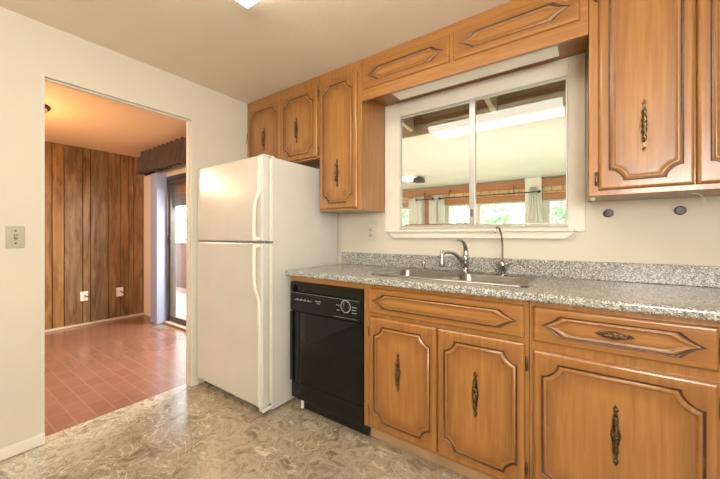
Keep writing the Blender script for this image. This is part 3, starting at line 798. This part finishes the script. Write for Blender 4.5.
struct(B(-.83, -.57, SY-.125, SY-.101, 0, SZ-.001).build('trim_13', M['sunwhite']), 'white painted post between the middle and right sunroom windows', 'post')  # added upright in place of a pale strip reflected in the kitchen window
for i, (x0, x1) in enumerate(wins):
    wo = bpy.data.objects.new('window_%d' % (i+2), None); COL.objects.link(wo); wo.location = (x0, SY, wz0)
    struct(wo, ['sunroom window left of the brown timber post','middle sunroom window right of the brown timber post','sunroom window at the right end'][i], 'window')
    b = MB(); f_ = .05
    b.box(x0, x0+f_, SY-.02, SY+.06, wz0, wz1); b.box(x1-f_, x1, SY-.02, SY+.06, wz0, wz1); b.box(x0+f_, x1-f_, SY-.02, SY+.06, wz0, wz0+f_); b.box(x0+f_, x1-f_, SY-.02, SY+.06, wz1-.03, wz1)
    if i == 1: b.box(-1.74, -1.63, SY-.02, SY+.06, wz0+f_, wz1-.03)
    b.build('window_frame', M['whitepaint'], wo)
    B(x0+f_, x1-f_, SY+.02, SY+.024, wz0+f_, wz1-.03).build('pane', M['glassdoor'], wo)
    sh = thing('window_shade', ['rolled-up tan woven shade over the left sunroom window','rolled-up tan woven shade over the middle sunroom window','rolled-up tan woven shade over the right sunroom window'][i], 'window shade', ((x0+x1)/2, SY-.06, wz1), 'woven shades in the sunroom')
    B(x0-.05, x1+.03, SY-.075, SY-.045, 1.915, 2.03).build('shade_cloth', M['woven'], sh)
    b = MB(); b.box(x0-.06, x1+.04, SY-.085, SY-.04, 1.80, 1.912, bev=.008); b.build('rolled_hem', M['headerwood'], sh)
def curtain(x0, x1, z0, z1, y, label, pinch=1.0, folds=4):
    b = MB(); cols = []; n = folds*12
    for i in range(n+1):
        t = i/n; c = []
        for j in range(13):
            q = j/12; z = z1+(z0-z1)*q
            sc = pinch+(1-pinch)*min(1, q*3.0); xc = (x0+x1)/2
            c.append((xc+(x0+(x1-x0)*t-xc)*sc, y+.028*math.sin(2*PI*folds*t+.5*math.sin(q*3)), z))
        cols.append(c)
    b.loft(cols, 0, False, False, False, True)
    o = b.build('curtain', M['curtain'], recalc=False); m = o.modifiers.new('t', 'SOLIDIFY'); m.thickness = .004
    return tag(o, label, 'curtain', 'white sunroom curtains')
cyy = SY-.16
curtain(-3.13,-2.81,.2,1.965,cyy,'white curtain panel left of the brown timber post')
curtain(-2.655,-2.485,.2,1.955,cyy,'white curtain panel just right of the brown timber post', folds=3)
curtain(-2.455,-2.31,.2,1.955,cyy,'white curtain panel beside the middle sunroom window', folds=3)
curtain(-.83,-.55,.2,2.03,cyy+.0,'white curtain gathered narrow at the top near the right window', .35, 4)
def rod(x0, x1, label, br):
    t = thing('curtain_rod', label, 'curtain rod', ((x0+x1)/2, cyy, 1.93), 'sunroom curtain rods')
    b = MB(); b.tube([(x0,cyy-.068,1.93),(x1,cyy-.068,1.93)], .011, 8); b.build('pole', M['blackm'], t)
    for x in (x0, x1):
        b = MB(); b.lathe([(.004,-.028),(.022,-.018),(.028,0),(.022,.018),(.004,.028)], (x,cyy-.068,1.93), 'x', 12); b.build('finial', M['blackm'], t)
    for x in br:
        b = MB(); b.box(x-.006, x+.006, cyy-.053, cyy-.037, 1.93, 2.075); b.box(x-.006, x+.006, cyy-.053, SY-.101, 2.063, 2.075); b.build('bracket', M['blackm'], t)
rod(-2.90,-2.54,'short dark curtain rod across the brown timber post',[-2.73]); rod(-2.39,-.60,'long dark curtain rod over the middle sunroom window',[-2.2,-1.0])
sp = thing('ceiling_spotlight', 'small square dark spotlight on the white sunroom ceiling', 'lamp', (-2.36,5.14,SZ))
b = MB(); b.box(-2.42,-2.26,5.06,5.24,SZ-.10,SZ-.02,bev=.012); b.box(-2.37,-2.35,5.12,5.14,SZ-.02,SZ-.0005); b.build('housing', M['blackm'], sp)
b = MB(); b.box(-2.62,-2.425,5.06,5.24,SZ-.045,SZ-.0005); b.build('lens', emit('spot_lens', (255,255,250), 6), sp)
def rafter(x):
    b = MB(); b.prism([(YW+.12,2.30),(2.955,2.235),(2.955,2.495),(YW+.12,2.495)], x-.02, x+.02, 'x')
    return b.build('rafter', M['rafter'])
for x, lb in ((-3.8,'rafter left of the kitchen window'),(-1.42,'pale rafter above the left window pane'),(-.62,'pale rafter above the middle of the right window pane'),(.2,'rafter right of the kitchen window')):
    o = rafter(x)
    if x in (-1.42,-.62): struct(o, lb, 'rafter'); o.name = 'trim_%d' % (6 if x < -1 else 7)
    else: struct(o, lb, 'rafter'); o.name = 'trim_%d' % {-3.8:8,.2:9}[x]
# grey board, fence, and brown boarding added to imitate a reflection in the glass
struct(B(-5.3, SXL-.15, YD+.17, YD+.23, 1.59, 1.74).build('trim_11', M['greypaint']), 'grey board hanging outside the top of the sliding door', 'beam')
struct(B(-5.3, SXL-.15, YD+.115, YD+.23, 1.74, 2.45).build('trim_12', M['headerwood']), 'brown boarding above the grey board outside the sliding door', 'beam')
fe = thing('deck_fence', 'reddish-brown vertical board fence round the deck outside the sliding door', 'fence', (-6.5, 3.6, -.05))
b = MB(); x = -9.0
while x < SXL-.15:
    b.box(x, x+.135, 3.58, 3.60, -.03, .80); x += .14
b.build('board_panel', M['deckwood'], fe)
b = MB(); b.box(-9.0, SXL-.12, 3.56, 3.64, .96, 1.0); b.box(-9.0, SXL-.12, 3.58, 3.61, .80, .96); b.build('top_rail', M['deckwood'], fe)
for x in (-8.9,-7.6,-6.3,-5.0):
    b = MB(); b.box(x, x+.09, 3.605, 3.695, -.03, .958); b.build('post', M['deckwood'], fe)
def tree(x, y, zt, r, mat, label, n=1500):
    rnd = random.Random(int(x*100+y*10))
    t = thing('tree', label, 'tree', (x, y, -.15), 'garden trees')
    b = MB()
    for i in range(n):
        u = Vector((rnd.gauss(0,1), rnd.gauss(0,1), rnd.gauss(0,1))).normalized()*(rnd.random()**.45)
        lump = 1+.25*math.sin(u.x*5+x)*math.cos(u.z*6)
        c = Vector((x,y,zt)) + Vector((u.x*r*lump, u.y*r*lump, u.z*r*1.25*lump))
        a = Vector((rnd.gauss(0,1), rnd.gauss(0,1), rnd.gauss(0,1))).normalized(); p = a.orthogonal().normalized(); w_ = a.cross(p)
        s_ = rnd.uniform(.07,.15)
        b.face([b.v(c+p*s_), b.v(c+w_*s_*.5), b.v(c-p*s_), b.v(c-w_*s_*.5)], 0)
    b.build('foliage', mat, t, recalc=False)
    b = MB(); b.tube([(x,y,-.15),(x+.05,y,zt*.5),(x-.03,y,zt)], [.14,.10,.05], 8); b.build('trunk', M['bark'], t)
tree(-11.2,6.6,2.0,1.1,M['leaf1'],'pale leafy tree seen through the sliding door, nearest the fence')
tree(-14.6,9.4,2.9,1.5,M['leaf2'],'darker leafy tree behind the pale one outside the sliding door')
tree(-6.0,10.2,2.0,1.2,M['leaf1'],'pale green tree outside the left sunroom window')
tree(-3.0,12.0,1.9,1.2,M['leaf1'],'green tree outside the middle sunroom window, left of two', 900)
tree(-1.75,8.8,1.4,0.5,M['leaf1'],'pale green tree outside the middle sunroom window, right of two', 300)
tree(-.35,9.4,1.7,.38,M['leaf1'],'small pale tree outside the right sunroom window', 200)

# ------------------------------------------------------------------ light
def area(name, loc, target, size, power, c=(1,1,1), sy=None):
    l = bpy.data.lights.new(name, 'AREA'); l.energy = power; l.color = c; l.size = size
    if sy: l.shape = 'RECTANGLE'; l.size_y = sy
    o = bpy.data.objects.new(name, l); COL.objects.link(o); o.location = loc
    o.rotation_euler = (Vector(target)-Vector(loc)).to_track_quat('-Z','Y').to_euler(); return o
def point(name, loc, power, c, r=.1):
    l = bpy.data.lights.new(name, 'POINT'); l.energy = power; l.color = c; l.shadow_soft_size = r
    o = bpy.data.objects.new(name, l); COL.objects.link(o); o.location = loc; return o
area('window_light_right', (1.25,-.7,1.55), (-2.4,.7,1.1), 1.5, 50, (1.0,.97,.93), 1.3)  # added area lamp for light from the right; this wall has no window
area('daylight_behind', (.95,-2.3,1.6), (-.6,1.6,1.1), 1.3, 8, (1.0,.97,.93), 1.4)  # unseen fill lamp added behind the camera, inside the closed room
area('bounce_flash', (.62,-.9,1.5), (-.5,.1,2.4), .7, 54, (1.0,.95,.88))  # unseen upward lamp added to brighten the kitchen ceiling
point('den_bulb', (-3.93,.40,ZD-.45), 32, (1.0,.60,.30), .12)
area('door_daylight', (-3.3,2.75,1.95), (-3.6,.7,0), .9, 190, (.95,.96,1.0), .7)  # added lamp outside the door, for a pale sheen on the den floor
point('den_warm_lamp', (-4.95,-.55,1.95), 14, (1.0,.62,.28), .09)  # unseen point light added for the orange spot on the freezer door
area('den_fill', (-4.0,-1.4,2.0), (-4.9,1.6,.8), 1.2, 36, (1.0,.88,.76))
area('sunroom_bounce', (-1.2,4.7,.45), (-1.2,4.7,3), 3.2, 24, (1.0,.98,.90), 2.6)  # upward lamp added below sill height to whiten the sunroom ceiling
area('sunroom_fill', (-.6,3.3,.9), (-1.4,6.5,1.7), 1.6, 14, (1.0,.98,.93))
sl = bpy.data.lights.new('sun', 'SUN'); sl.energy = 5.0; sl.angle = .01; sl.color = (1,.97,.9)
so = bpy.data.objects.new('sun', sl); COL.objects.link(so)
so.rotation_euler = Vector((.10,-.31,-.94)).to_track_quat('-Z','Y').to_euler(); so.location = (-4, 8, 9)

W = bpy.data.worlds.new('sky'); S.world = W; W.use_nodes = True
nt = W.node_tree; bg = nt.nodes['Background']
tc = nt.nodes.new('ShaderNodeTexCoord'); sx = nt.nodes.new('ShaderNodeSeparateXYZ'); rp = nt.nodes.new('ShaderNodeValToRGB')
nt.links.new(tc.outputs['Generated'], sx.inputs[0]); nt.links.new(sx.outputs[2], rp.inputs[0]); nt.links.new(rp.outputs[0], bg.inputs[0])
rp.color_ramp.elements[0].position = 0.0; rp.color_ramp.elements[0].color = lin((236,244,240)); rp.color_ramp.elements[1].position = .6; rp.color_ramp.elements[1].color = lin((200,224,248))
bg.inputs[1].default_value = 5.5

# ------------------------------------------------------------------ camera
cam = bpy.data.cameras.new('camera'); co = bpy.data.objects.new('camera', cam); COL.objects.link(co)
co.location = (0,0,1.17); co.rotation_euler = (PI/2, 0, .6112)
cam.sensor_fit = 'HORIZONTAL'; cam.sensor_width = 36; cam.lens = 315.56/720*36; cam.shift_y = -4.15/720
cam.clip_start = .02; cam.clip_end = 200
S.camera = co
S.view_settings.view_transform = 'Standard'
S.view_settings.exposure = 0.17
